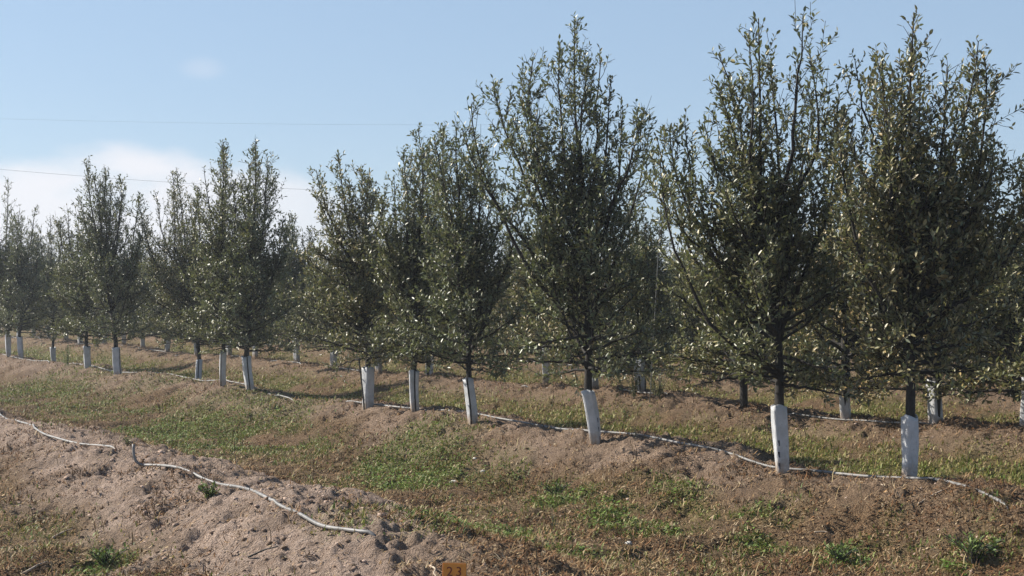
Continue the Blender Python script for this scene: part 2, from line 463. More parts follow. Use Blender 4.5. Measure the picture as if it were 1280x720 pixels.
def build_tree(seed, tips, guard_top, WL, WR, zc, bush=1.0, tints=None, trunk_r=.043):
    """tips: local points where the leading shoots end; WL, WR: half widths of the crown; zc: height of its lowest boughs"""
    g = np.random.default_rng(seed)
    tips = sorted([np.array(t, float) for t in tips], key=lambda t: -t[2])
    main = tips[0]; Ht = main[2]
    gx, gz = guard_top
    K = 14
    tr = resample([(0, 0, -.06), (gx * .55, 0, gz * .5), (gx, 0, gz), (gx + .02 + .12 * (main[0] - gx), .02, gz + .45), (gx + .45 * (main[0] - gx) + g.normal(0, .04), g.normal(0, .05), Ht * .55),
                   (gx + .8 * (main[0] - gx) + g.normal(0, .04), main[1] * .6, Ht * .78), main], 22)
    def on_trunk(z):
        i = np.clip(np.searchsorted(tr[:, 2], z), 1, len(tr) - 1); f = (z - tr[i - 1, 2]) / (tr[i, 2] - tr[i - 1, 2] + 1e-9)
        return tr[i - 1] * (1 - f) + tr[i] * f
    lead = []; lr = []
    for t in tips[1:]:
        out = math.hypot(t[0] - gx, t[1])
        z0 = np.clip(t[2] * g.uniform(.38, .64) - .30 * out, zc + .05, Ht * .64)
        p0 = on_trunk(z0)
        bz = g.uniform(.22, .5); hx = g.uniform(.55, .95); c = p0 + np.array([(t[0] - p0[0]) * hx, (t[1] - p0[1]) * hx, (t[2] - z0) * bz])
        pts = curve_pts(p0, t, c, K) + np.cumsum(g.normal(0, .015, (K, 3)), 0) * np.linspace(0, 1, K)[:, None] * np.linspace(1, 0, K)[:, None] * 4
        lead.append(pts); lr.append(.016 + .004 * (t[2] - z0))
    # extra leading shoots that fill the crown's depth
    for q in range(int(6 * bush)):
        a = g.random() * 6.283; rr = g.uniform(.15, .8)
        w = (WR if math.cos(a) > 0 else WL)
        zt = Ht * g.uniform(.45, .74) * (1 - .22 * rr)
        t = np.array([gx + math.cos(a) * rr * w, math.sin(a) * rr * (WL + WR) * .5, zt]); z0 = g.uniform(zc, Ht * .42); p0 = on_trunk(z0)
        if z0 > zt - .3: continue
        c = p0 + np.array([(t[0] - p0[0]) * .8, (t[1] - p0[1]) * .8, (zt - z0) * .4])
        lead.append(curve_pts(p0, t, c, K) + g.normal(0, .008, (K, 3))); lr.append(.015)
    # boughs
    nb = int(42 * bush)
    lat = []; la = []
    for q in range(nb):
        tq = (q + g.random()) / nb
        z0 = zc + (Ht * .62 - zc) * tq ** 1.35
        a = q * 2.4 + g.normal(0, .3); ca, sa = math.cos(a), math.sin(a)
        w = WR * (1 + ca) / 2 + WL * (1 - ca) / 2
        prof = np.interp((z0 - zc) / (Ht - zc), [0, .06, .18, .4, .62], [.95, 1.08, 1.04, .74, .40])
        L = w * prof * g.choice([.55, .8, .95, 1.08, 1.18])
        rise = L * (g.uniform(.25, .95) if tq > .3 else g.uniform(-.22, .45))
        p0 = on_trunk(z0); p1 = p0 + np.array([ca * L, sa * L, rise]); c = p0 + np.array([ca * L * .55, sa * L * .55, rise * g.uniform(.1, .45)])
        lat.append(curve_pts(p0, p1, c, K) + g.normal(0, .006, (K, 3))); la.append(.009 + .010 * L)
    limbs = np.array(lead + lat); lr0 = np.array(lr + la)
    taper = np.linspace(1, .16, K)[None]
    # secondary twigs
    S0 = []; SD = []; SL_ = []; n_lead = len(lead)
    for li, pts in enumerate([resample(tr[6:], 24)] + [p for p in limbs]):
        seg = np.diff(pts, axis=0); Ln = np.linalg.norm(seg, axis=1).sum()
        is_lead = li <= n_lead
        nt = int(Ln / (.046 if is_lead else .047) * g.choice([.55, .85, 1.0, 1.2, 1.4]))
        t = (np.arange(nt) + g.random(nt)) / nt; t = t[t > (.12 if is_lead else .22)]
        kk = len(pts) - 1; i = np.minimum((t * kk).astype(int), kk - 1); f = (t * kk - i)[:, None]
        p = pts[i] * (1 - f) + pts[i + 1] * f; ax = norm(pts[i + 1] - pts[i])
        a, b = perp(ax); ph = np.arange(len(t)) * 2.4 + g.random(len(t)) * 1.5
        rad = a * np.cos(ph)[:, None] + b * np.sin(ph)[:, None]
        d = norm(ax * .8 + rad * g.uniform(.5, 1.1, len(t))[:, None] + np.array([0, 0, .25]))
        zz = p[:, 2] / Ht
        if is_lead: L = np.interp(t, [0, .4, .75, .92, 1], [.32, .34, .29, .17, .07]) * g.uniform(.5, 1.25, len(t)) * np.interp(zz, [.5, 1], [1, .85])
        else: L = np.interp(t, [0, .5, 1], [.26, .23, .10]) * g.uniform(.55, 1.25, len(t))
        S0.append(p); SD.append(d); SL_.append(L)
    S0 = np.concatenate(S0); SD = np.concatenate(SD); SL_ = np.concatenate(SL_)
    def twig(p, d, L, k=4):
        t = np.linspace(0, 1, k)[None, :, None]
        up = np.array([0, 0, 1.]) * .28 + g.normal(0, .22, (len(p), 1, 3))
        return p[:, None] + d[:, None] * t * L[:, None, None] + up * (t ** 2) * L[:, None, None]
    sec = twig(S0, SD, SL_)
    # tertiary twigs
    sel = np.repeat(np.nonzero(SL_ > .11)[0], 2)
    f = g.uniform(.25, .85, len(sel))[:, None] * 3; i = np.minimum(f.astype(int), 2)[:, 0]; fr = f - i[:, None]
    p = sec[sel, i] * (1 - fr) + sec[sel, i + 1] * fr; ax = norm(sec[sel, i + 1] - sec[sel, i])
    d = norm(ax * .6 + g.normal(0, .6, ax.shape) + np.array([0, 0, .1]))
    ter = twig(p, d, SL_[sel] * g.uniform(.3, .65, len(sel)))
    # wood
    Vs = []; Qs = []; o = 0
    rt = np.interp(tr[:, 2] / Ht, [0, .12, .3, .6, 1], [trunk_r * .95, trunk_r, trunk_r * .76, trunk_r * .42, .004])
    for P, R, sd in ((tr[None], rt[None], 9), (limbs, lr0[:, None] * taper, 5), (sec, np.full((len(sec), 4), .0032) * np.linspace(1.2, .5, 4), 3), (ter, np.full((len(ter), 4), .0022), 3)):
        V, Q = tubes(P, R, sd); Vs.append(V); Qs.append(Q + o); o += len(V)
    trunk = mesh_from('trunk', np.concatenate(Vs), [np.concatenate(Qs)], smooth=True, mats=M_BARK)
    # foliage
    V1, Q1, C1 = leaves_on(sec, np.maximum((SL_ / .0165).astype(int), 2), g, tints)
    tl = SL_[sel] * .45
    V2, Q2, C2 = leaves_on(ter, np.maximum((tl / .017).astype(int), 3), g, tints)
    ends = np.array([q[-4:] for q in [tr] + list(limbs)])
    V3, Q3, C3 = leaves_on(ends, np.full(len(ends), 14), g, tints)
    crown = mesh_from('crown', np.concatenate([V1, V2, V3]), [np.concatenate([Q1, Q2 + len(V1), Q3 + len(V1) + len(V2)])],
                      {'tint': np.concatenate([C1, C2, C3])}, mats=M_LEAF)
    return trunk, crown, (len(V1) + len(V2) + len(V3)) // 6

GREEN = [(0.0614, 0.075, 0.0359), (0.086, 0.1008, 0.0455), (0.0516, 0.064, 0.0345), (0.1168, 0.123, 0.0621), (0.0922, 0.0984, 0.0635), (0.1475, 0.1291, 0.0663)]
OLIVE = [(0.0887, 0.0924, 0.0391), (0.1258, 0.1189, 0.0513), (0.0671, 0.0744, 0.0351), (0.1558, 0.1344, 0.0621), (0.0899, 0.0912, 0.0486), (0.0539, 0.066, 0.0338)]
BROWN = [(0.1096, 0.0996, 0.0435), (0.1455, 0.1207, 0.0501), (0.0783, 0.082, 0.037), (0.1846, 0.1405, 0.0634), (0.0627, 0.075, 0.0382), (0.1678, 0.1464, 0.0793)]

# base px, guard top px, tips px, left/right half width of the lower crown px, lowest boughs px, tint, label bits
ROW1 = [
 dict(b=(1136, 604), t=(1138, 526), w=66, W=96, low=505, c=BROWN, tips=[(1129, 21), (1149, 47), (1108, 65), (1074, 62), (1093, 67), (1061, 125), (1160, 78), (1194, 73), (1233, 37), (1246, 56), (1248, 114), (1218, 172), (1240, 172), (1266, 172), (1276, 211), (1173, 133), (1044, 155), (1270, 250)],
      label='tall brown-tinged evergreen tree with a forked top, nearest the right edge', glabel='bright white tree guard with a sunlit left face round the rightmost front tree'),
 dict(b=(978, 594), t=(974, 510), w=134, W=82, low=492, c=OLIVE, tips=[(943, 9), (988, 13), (1016, 34), (902, 43), (897, 90), (1052, 95), (1031, 86), (885, 127), (859, 125), (824, 149), (822, 181), (841, 138), (926, 30), (960, 60)],
      label='broad bushy evergreen tree with many spiky top shoots, second from the right', glabel='wide upright white tree guard with dark printed marks on its left edge'),
 dict(b=(746, 554), t=(735, 488), w=95, W=80, low=468, c=GREEN, tips=[(719, 16), (667, 56), (616, 93), (590, 127), (699, 52), (753, 60), (763, 95), (781, 119), (800, 139), (818, 149), (655, 109), (580, 160), (735, 70), (640, 140)],
      label='tall dark green evergreen tree with one high central spire above a leaning trunk', glabel='white tree guard tilting left with dark printed marks on its right side'),
 dict(b=(591, 530), t=(586, 474), w=70, W=75, low=462, c=GREEN, tips=[(553, 150), (573, 150), (590, 158), (602, 187), (620, 215), (545, 170), (640, 235), (575, 200), (655, 260)],
      label='dark evergreen tree with a low forked trunk, left of the tall spire tree', glabel='narrow whitish tree guard with a long dark slit under the forked trunk'),
 dict(b=(519, 514), t=(517, 466), w=55, W=50, low=455, c=OLIVE, tips=[(522, 153), (491, 213), (505, 187), (530, 180), (545, 215), (478, 250), (515, 200)],
      label='slim evergreen tree with a pointed top, right of the tree with the leaning black stake', glabel='grimy grey-white tree guard at the foot of the slim pointed tree'),
 dict(b=(460, 508), t=(460, 455), w=78, W=42, low=445, c=BROWN, tips=[(423, 187), (391, 204), (445, 204), (462, 215), (397, 238), (480, 232), (435, 225), (410, 260), (470, 250), (380, 310)],
      label='olive-brown evergreen tree with thin wispy shoots, beside the leaning black stake', glabel='clean white tree guard beside the leaning black stake'),
 dict(b=(313, 487), t=(308, 444), w=50, W=48, low=436, c=GREEN, tips=[(316, 167), (342, 218), (351, 271), (335, 193), (307, 202), (325, 185), (295, 215), (360, 290)],
      label='tall dark evergreen tree with a slender spire, rightmost of the middle-left trio', glabel='grey-white tree guard with a dark slit, rightmost of the three set close together'),
 dict(b=(279, 484), t=(279, 440), w=50, W=45, low=436, c=OLIVE, tips=[(276, 175), (287, 178), (255, 204), (268, 200), (300, 225), (245, 240)],
      label='evergreen tree with a double spire, middle one of the middle-left trio', glabel='slim white tree guard, middle one of the three set close together'),
 dict(b=(248, 474), t=(249, 436), w=62, W=40, low=430, c=BROWN, tips=[(204, 207), (220, 209), (240, 227), (178, 244), (247, 231), (190, 235), (225, 235), (185, 290)],
      label='yellowish olive evergreen tree with wispy shoots, leftmost of the middle-left trio', glabel='blue-grey tree guard with a dark slit, leftmost of the three set close together'),
 dict(b=(148, 468), t=(145, 431), w=48, W=40, low=424, c=GREEN, tips=[(104, 198), (127, 207), (153, 220), (162, 227), (171, 240), (115, 215), (140, 225), (100, 244), (180, 280)],
      label='dark evergreen tree with a fan of upright shoots, tallest of the left group', glabel='white tree guard with a dark right edge under the tallest tree on the left'),
 dict(b=(111, 460), t=(108, 428), w=40, W=34, low=422, c=OLIVE, tips=[(84, 258), (98, 262), (110, 270), (75, 275), (122, 285), (130, 300)],
      label='shorter evergreen tree just left of the tall fan-topped tree', glabel='pale tree guard just left of the guard with the dark right edge'),
 dict(b=(68, 452), t=(66, 425), w=38, W=34, low=418, c=OLIVE, tips=[(64, 269), (55, 280), (78, 278), (45, 290), (88, 300)],
      label='low rounded evergreen tree standing right of the leftmost pair', glabel='small shaded tree guard at the right end of the looped white pipe'),
 dict(b=(27, 447), t=(24, 421), w=34, W=34, low=414, c=GREEN, tips=[(31, 260), (40, 256), (20, 265), (12, 275), (52, 290)],
      label='evergreen tree near the left edge, beside the one with a lone bare shoot', glabel='dim grey tree guard, second from the left edge of the front row'),
 dict(b=(11, 446), t=(10, 418), w=34, W=30, low=412, c=GREEN, tips=[(3, 218), (12, 258), (-8, 270), (-15, 280), (24, 268), (-25, 262)],
      label='leftmost front evergreen tree with one lone bare shoot standing high', glabel='leftmost tree guard of the front row, narrow and grey'),
]

def guard_mesh(h, w, yaw, lean, seed, flare=.1, thick=.006):
    """a square sleeve with soft corners, open at the top, creased and a little crushed"""
    g = np.random.default_rng(seed); ns, nh = 32, 14
    a = np.arange(ns) / ns * 2 * np.pi
    sq = (np.abs(np.cos(a)) ** 8 + np.abs(np.sin(a)) ** 8) ** (-1 / 8.0)
    V = []
    ph = g.random(4) * 6.28
    for shell in (0, 1):
        for j in range(nh):
            t = j / (nh - 1)
            r = w * .5 * sq * (1 + flare * (t - .5)) * (1 + .06 * np.sin(3 * a + ph[0] + 3 * t) * (.3 + t) + .04 * np.sin(2 * a + 7 * t + ph[1]))
            r = r - thick * shell
            aa = a + yaw + .25 * (t - .5) * math.sin(ph[2])
            z = -.05 + t * (h + .05) + (t > .99) * .012 * np.sin(2 * a + ph[3])
            V.append(np.stack([r * np.cos(aa) + lean[0] * t + .005 * math.sin(4 * t + ph[2]), r * np.sin(aa) + lean[1] * t, z + 0 * a], 1))
    V = np.concatenate(V)
    idx = np.arange(2 * nh * ns).reshape(2, nh, ns); nx = np.roll(idx, -1, 2)
    Q = [np.stack([idx[0, :-1], nx[0, :-1], nx[0, 1:], idx[0, 1:]], -1).reshape(-1, 4),
         np.stack([idx[1, 1:], nx[1, 1:], nx[1, :-1], idx[1, :-1]], -1).reshape(-1, 4),
         np.stack([idx[0, -1], nx[0, -1], nx[1, -1], idx[1, -1]], -1)]
    me = mesh_from('tree_guard', V, [np.concatenate(Q)], smooth=True, mats=M_GUARD)
    return me, V[:nh * ns].reshape(nh, ns, 3)

def strip_on(outer, col, half, z0, z1, name, mat, off=.003):
    """a narrow strip that follows the sleeve's wall along one line of its mesh"""
    nh, ns, _ = outer.shape
    cen = outer.mean(1)
    ks = [k for k in range(nh) if z0 <= k / (nh - 1) <= z1]
    V = []
    for k in ks:
        i0 = int(math.floor(col)) % ns; f = col - math.floor(col)
        p = outer[k, i0] * (1 - f) + outer[k, (i0 + 1) % ns] * f
        tang = norm((outer[k, (i0 + 1) % ns] - outer[k, i0])[None])[0]
        nrm = norm(np.cross(tang, np.array([0, 0, 1.]))[None])[0]
        if np.dot(nrm, p - cen[k]) < 0: nrm = -nrm
        q = p + nrm * off
        V += [q - tang * half, q + tang * half, q + tang * half - nrm * .004, q - tang * half - nrm * .004]
    V = np.array(V); Q = []
    for k in range(len(ks) - 1):
        b = 4 * k
        for e in range(4): Q.append((b + e, b + (e + 1) % 4, b + 4 + (e + 1) % 4, b + 4 + e))
    e = 4 * (len(ks) - 1); Q += [(0, 1, 2, 3), (e + 3, e + 2, e + 1, e)]
    return mesh_from(name, V, [np.array(Q)], mats=mat)

def col_facing(outer, ang):
    """mesh column of the sleeve that looks towards the world direction ang"""
    c = outer.mean((0, 1)); m = outer.mean(0) - c
    a = np.arctan2(m[:, 1], m[:, 0]); d = np.abs((a - ang + np.pi) % (2 * np.pi) - np.pi)
    return int(np.argmin(d))

TREES = []
GU = {}
def base_of(px, py, k):
    x, d = ground_at(px, py)
    uc = U0 + DU * k
    # keep the foot of the tree on its ridge
    t = (px - 640) / F
    for _ in range(200):
        u, s = us(t * d, d)
        if u > uc + .05: d -= .02
        elif u < uc - .75: d += .02
        else: break
    return t * d, d

nleaf = 0
YAW = [.17, .04, -.30, .5, .2, .75, .4, .3, .2, .1, .3, .4, .2, .5]
for i, T in enumerate(ROW1):
    x, d = base_of(*T['b'], 1)
    z = hf(x, d); mp = d / F
    T['x'], T['d'], T['z'] = x, d, z
    pb = HOR + (CAMZ - z) / mp                       # the row the foot really lands on
    g = np.random.default_rng(100 + i)
    def loc(px, py, dep): return ((px - 640) * mp - x, dep, (CAMZ + (HOR - py) * mp) - z - .05)
    hg = max(.44, min(.52, (T['b'][1] - T['t'][1]) * mp))
    gx = (T['t'][0] - T['b'][0]) * mp
    tips = [loc(px, py + (12 if i == 1 else 0), g.normal(0, .22)) for px, py in T['tips']]
    zc = max(hg + [.30, .15, .16, .08][min(i, 3)], -.03 + CAMZ + (HOR - T['low']) * mp - z)
    tk, cr, nl = build_tree(500 + i, tips, (gx, hg), T['w'] * mp, T['W'] * mp, zc, 1.0, T['c'], [.036, .038, .037, .031, .033, .037, .038, .029, .036, .040, .036, .034, .034, .034][i])
    nleaf += nl
    root = bpy.data.objects.new('evergreen_tree', None); COL.objects.link(root); root.location = (x, d, z); root.empty_display_size = .3
    tag(root, T['label'], 'tree', 'evergreen trees in the front row')
    link('trunk', tk, root); link('crown', cr, root)
    TREES.append((root, tk, cr))
    w = [.094, .102, .100, .088, .096, .108, .112, .086, .106, .122, .12, .11, .11, .11][i]
    me, outer = guard_mesh(hg, w, YAW[i] + math.pi / 4 * 0, (gx, 0), 40 + i)
    go = link('tree_guard', me, loc=(x, d, z))
    tag(go, T['glabel'], 'tree guard', 'tree guards in the front row')
    cam_ang = math.atan2(-d, -x)
    if i in (3, 4, 6, 7, 8, 9):
        ang = cam_ang + {3: -.25, 4: .2, 6: .1, 7: -.7, 8: -.15, 9: .7}[i]
        link('slit', strip_on(outer, col_facing(outer, ang) + .3, .008, 0, 1, 'slit', M_SEAM), go)
    if i in (1, 2):
        # illegible dark print: a wedge above a column of small strokes
        ang = cam_ang + {1: -.36, 2: .9}[i]
        c0 = col_facing(outer, ang)
        mk = []
        for (z0, z1, half, dc) in ((.54, .68, .012, 0), (.45, .55, .006, .5), (.30, .42, .008, .1), (.22, .30, .005, .6), (.08, .24, .007, .15)):
            mk.append(strip_on(outer, c0 + dc, half, z0, z1, 'printed_mark', M_PRINT))
        for m_ in mk:
            if len(m_.vertices): link('printed_mark', m_, go)
    GU[i] = (go, outer)
print('leaves', nleaf)

# ------------------------------------------------------------------ rows behind
def copy_tree(src, loc, rz, sc, label, group):
    r = bpy.data.objects.new('evergreen_tree', None); COL.objects.link(r); r.empty_display_size = .3
    r.location = loc; r.rotation_euler = (0, 0, rz); r.scale = (sc[0], sc[0], sc[1])
    tag(r, label, 'tree', group)
    link('trunk', src[0], r); link('crown', src[1], r)
    return r

# shorter, bushier trees with skirts near the ground; the back rows share a few shapes
BACKSRC = []
for q in range(7):
    gb = np.random.default_rng(900 + q); hb = gb.uniform(2.15, 2.6)
    tb = [(gb.normal(0, .08), gb.normal(0, .08), hb)]
    for _ in range(7):
        a_, r_ = gb.random() * 6.283, gb.uniform(.12, .42)
        tb.append((math.cos(a_) * r_, math.sin(a_) * r_, hb * gb.uniform(.72, .96) * (1 - .25 * r_)))
    tk_, cr_, nl_ = build_tree(950 + q, tb, (gb.normal(0, .02), .48), gb.uniform(.6, .78), gb.uniform(.6, .78), .30, 1.1, [OLIVE, GREEN, BROWN][q % 3], .036)
    cr_.materials[0] = M_LEAF_BACK
    BACKSRC.append((tk_, cr_))
gsrc = [GU[i][0] for i in (5, 10, 1, 13)]

def row_d(px, k, off=0.0):
    a = (U0 + DU * k + off) * SN
    return a / (SL + (px - 640) / F)

ROW2 = [  # photo column of the foot, tree label, guard label (None: shares the row's label)
 (1283, 'evergreen tree of the second row cut by the right edge', 'pale tree guard of the second row cut by the right edge'),
 (1170, 'evergreen tree of the second row behind the brown-tinged forked tree', 'bluish shaded tree guard on the second ridge, right of the front row'),
 (1057, 'evergreen tree of the second row seen between the two rightmost front trees', 'small pale tree guard half hidden in leaves between the two rightmost front trees'),
 (930, 'evergreen tree of the second row behind the broad bushy tree', None),
 (802, 'evergreen tree of the second row rising from the weeds around a grey guard', 'dull grey tree guard standing among weeds on two dark stakes'),
 (743, 'evergreen tree of the second row directly behind the leaning trunk', 'pale tree guard whose top shows right behind the leaning black trunk'),
 (683, 'evergreen tree of the second row left of the leaning trunk', 'faint grey tree guard in shade left of the leaning trunk'),
 (536, 'evergreen tree of the second row behind the slim pointed tree', 'pale tree guard showing right of the slim pointed tree'),
]
g2 = np.random.default_rng(77)
def back_tree(x, d, k, tl, gl, grp, ggrp, with_guard=True):
    z = hf(x, d)
    src = BACKSRC[int(g2.integers(0, len(BACKSRC)))]
    s = g2.uniform(1.02, 1.32) if k == 2 else g2.uniform(.95, 1.2)
    o = copy_tree(src, (x, d, z - .02), g2.random() * 6.283, (s * g2.uniform(1.0, 1.15), s), tl, grp)
    if with_guard:
        gs = gsrc[int(g2.integers(0, len(gsrc)))]
        c = bpy.data.objects.new('tree_guard', gs.data); COL.objects.link(c)
        c.location = (x, d, z); c.rotation_euler = (0, 0, g2.random() * 6.28); c.scale = (1, 1, .98)
        tag(c, gl, 'tree guard', ggrp)
    return o

ORD = {2: 'second', 3: 'third', 4: 'fourth', 5: 'fifth', 6: 'sixth'}
for px, tl, gl in ROW2:
    d = row_d(px, 2); x = (px - 640) / F * d
    back_tree(x, d, 2, tl, gl or 'grey tree guard of the second row lost behind the front foliage', 'evergreen trees in the second row', 'tree guards in the second row', gl is not None)
for k in (2, 3, 4, 5, 6):
    a = U0 + DU * k
    px0 = 480 if k == 2 else 1330
    d = row_d(px0, k)
    while True:
        x = a * SN - SL * d
        if x < -.41 * d - .5: break
        u_, s_ = us(x, d); xx, yy = xy(a + g2.normal(0, .06), s_)
        lab = 'evergreen tree of the %s row, mostly hidden behind nearer trees' % ORD[k]
        glab = 'small pale tree guard of the %s row seen far back under the crowns' % ORD[k]
        back_tree(xx, yy, k, lab, glab, 'evergreen trees in the %s row' % ORD[k], 'tree guards in the %s row' % ORD[k], k <= 2)
        d += g2.uniform(1.25, 1.75) * (1.0 if k < 5 else 1.2)

# ------------------------------------------------------------------ pipes, stakes, sticks, stones
def tube_obj(name, pts, r, k, mat, sides=8, r2=None, cap=True):
    P = resample(pts, k)[None]
    R = np.linspace(r, r2 if r2 is not None else r, k)[None]
    V, Q = tubes(P, R, sides)
    fs = [Q]
    if cap:
        fs.append(np.array([list(range(sides))[::-1], list(range((k - 1) * sides, k * sides))]))
    return mesh_from(name, V, fs, smooth=True, mats=mat)

def on_ground(pts, lift):
    out = []
    for p in pts:
        x, d = ground_at(p[0], p[1]); out.append((x, d, hf(x, d) + lift + (p[2] if len(p) > 2 else 0)))
    return out

def settle(pts, k, lift):
    lift += .003
    P = resample(pts, k); hz = H(P[:, 0], P[:, 1]) + lift
    P[:, 2] = np.maximum(P[:, 2], hz)
    z = P[:, 2].copy()
    for _ in range(14): z[1:-1] = (z[:-2] + z[1:-1] * 2 + z[2:]) / 4
    P[:, 2] = np.maximum(z, hz - .016)
    return P

def bury(P, k, th, amt):
    """how deep the pipe lies in the soil from place to place"""
    u, s = us(P[:, 0], P[:, 1])
    n = vnoise(s * .8 + 5.3 * k, s * 0 + 2.7 * k, k % 8) + .35 * vnoise(s * 2.9, s * 0 + k, 2)
    return np.clip((n - th) * 4, 0, 1) * amt

RH = .0108
def crest(px, k, off=0.0):
    d = row_d(px, k, off); x = (px - 640) / F * d
    return x, d

# front ridge, left piece: from beyond the left edge to where it dives into the soil
P = settle(on_ground([(-90, 497), (-40, 507), (0, 520), (30, 530), (52, 541), (76, 550), (104, 555), (130, 558), (148, 562)], .008), 60, .007)
P[-1, 2] -= .04
tag(link('irrigation_pipe', tube_obj('irrigation_pipe', P, RH, 90, M_HOSE)), 'grey irrigation pipe running off the left edge along the near bare ridge', 'pipe')
# front ridge, right piece, with its free end bent upwards
x0, d0 = ground_at(176, 583)
mpx = d0 / F
up = [((166 - 640) * mpx - .0, d0 + .02, hf(x0, d0) + .175), ((166.5 - 640) * mpx, d0 + .01, hf(x0, d0) + .12), ((169 - 640) * mpx, d0, hf(x0, d0) + .055), (x0, d0, hf(x0, d0) + .016)]
rest = on_ground([(200, 586), (225, 592), (248, 598), (272, 604), (300, 613), (328, 625), (350, 634), (375, 645), (400, 660), (425, 669), (448, 674), (472, 676)], .008)
P = np.concatenate([resample(up, 14)[:-1], settle([up[-1]] + rest, 70, .007)])
P[-1, 2] -= .035
tag(link('irrigation_pipe', tube_obj('irrigation_pipe', P, RH * 1.05, 120, M_HOSE)), 'pale grey irrigation pipe snaking down the near ridge, its free end bent upwards', 'pipe')
# pipe along the row of trees, sinking in and out of the soil
gp = np.random.default_rng(5)
pts = []
for px in (-40, 5, 40, 62, 85, 110, 135, 148, 165, 200, 240, 262, 285, 313, 340, 372, 400, 440, 475, 505, 535, 562, 591, 620, 655, 700, 738, 790, 850, 905, 965, 1010, 1055, 1095, 1135, 1165):
    x, d = crest(px, 1, gp.normal(-.02, .05)); pts.append((x, d, hf(x, d) + .008))
pts += on_ground([(1200, 613), (1232, 626), (1262, 642)], .008)
P = settle(pts, 300, .009)
P[:, 2] -= bury(P, 3, .42, .04) * np.clip((235 - np.arange(len(P))) / 10, 0, 1)
P[-1, 2] -= .03
tag(link('irrigation_pipe', tube_obj('irrigation_pipe', P, RH, 420, M_HOSE)), 'white-grey irrigation pipe lying along the foot of the front row of trees', 'pipe')
for k in (2, 3):
    pts = []
    for px in np.linspace(1330, -40, 40):
        x, d = crest(px, k, gp.normal(-.12, .05)); pts.append((x, d, hf(x, d) + .008))
    P = settle(pts, 260, .009)
    P[:, 2] -= bury(P, k, -.28, .07)
    tag(link('irrigation_pipe', tube_obj('irrigation_pipe', P, RH, 330, M_HOSE)), 'thin pale irrigation pipe glimpsed along the %s ridge under the trees' % ORD[k], 'pipe')

def stick(px0, py0, px1, py1, r, label, name='twig', mat=M_WOOD, lift=.01, kink=.01):
    a = on_ground([(px0, py0)], lift)[0]; b = on_ground([(px1, py1)], lift)[0]
    m = tuple((a[i] + b[i]) / 2 + (kink if i == 2 else kink * .8) for i in range(3))
    m2 = tuple(a[i] * .25 + b[i] * .75 - (kink * .6 if i < 2 else -.004) for i in range(3))
    tag(link(name, tube_obj(name, [a, m, m2, b], r, 12, mat, 6, r * .55)), label, 'twig')

stick(66, 672, 90, 660, .009, 'short pale stick lying on the bare slope at lower left')
stick(28, 718, 58, 706, .010, 'thicker weathered stick in the bottom left corner')
stick(538, 705, 546, 722, .006, 'white stick standing out left of the orange number plate')
stick(560, 638, 602, 630, .005, 'long thin dry twig lying across the middle of the furrow')
stick(1018, 662, 1042, 656, .006, 'curved pale twig on the dry litter under the two rightmost trees')
stick(1086, 602, 1104, 612, .006, 'broken white twig left of the rightmost front guard')
stick(1148, 626, 1186, 614, .006, 'bent dry twig just below the end of the front pipe')
stick(310, 700, 348, 690, .006, 'dark grey twig lying on the soil at the bottom of the near ridge', mat=M_STAKE)

def stone(px, py, s, label, seed):
    g = np.random.default_rng(seed)
    x, d = ground_at(px, py)
    n, m = 10, 7
    V = []
    for j in range(m):
        p = math.pi * (j + .5) / m
        for i in range(n):
            a = 6.283 * i / n; r = s * (1 + .25 * g.normal())
            V.append((math.cos(a) * math.sin(p) * r * 1.3, math.sin(a) * math.sin(p) * r, math.cos(p) * r * .6))
    V = np.array(V); idx = np.arange(n * m).reshape(m, n); nx = np.roll(idx, -1, 1)
    Q = np.stack([idx[1:], nx[1:], nx[:-1], idx[:-1]], -1).reshape(-1, 4)
    caps = np.array([list(idx[0]), list(idx[-1][::-1])])
    o = link('stone', mesh_from('stone', V, [Q, caps], mats=M_STONE), loc=(x, d, hf(x, d) + s * .3))
    tag(o, label, 'stone')

stone(567, 604, .028, 'whitish stone, the largest on the green patch below the forked-trunk tree', 1)
stone(604, 590, .017, 'small white stone near the top of the bare slope', 2)
stone(246, 546, .022, 'pale stone in the bright green patch behind the near pipe', 3)
stone(594, 576, .015, 'tiny white stone at the edge of the green patch, highest of three', 4)
stone(786, 680, .018, 'flat pale stone in the dry grass at the lower middle', 5)

# dark stake leaning beside a guard, stakes under the grey guard, thin cane
T = ROW1[5]; mp = T['d'] / F
def upright(name, px0, py0, px1, py1, d, r, mat, label, cat):
    mp = d / F
    a = ((px0 - 640) * mp, d, CAMZ + (HOR - py0) * mp); b = ((px1 - 640) * mp, d + .02, CAMZ + (HOR - py1) * mp)
    z = hf(a[0], d) - .05
    a = (a[0], d, z)
    m = tuple((a[i] + b[i]) / 2 + (.004 if i == 0 else 0) for i in range(3))
    tag(link(name, tube_obj(name, [a, m, b], r, 8, mat, 7, r * .8)), label, cat)
upright('stake', 456, 505, 448, 446, T['d'] - .06, .011, M_STAKE, 'thin black stake leaning left beside the clean white guard', 'stake')
d = row_d(803, 2) - .12
upright('stake', 800, 500, 799, 470, d, .014, M_STAKE, 'short dark stake, left of the pair holding the grey guard in the weeds', 'stake')
upright('stake', 806, 502, 807, 468, d - .03, .014, M_STAKE, 'short dark stake, right of the pair holding the grey guard in the weeds', 'stake')
upright('support_cane', 812, 480, 829, 205, row_d(812, 2) - .7, .007, M_CANE, 'long thin grey cane rising through the gap left of the broad bushy tree', 'cane')

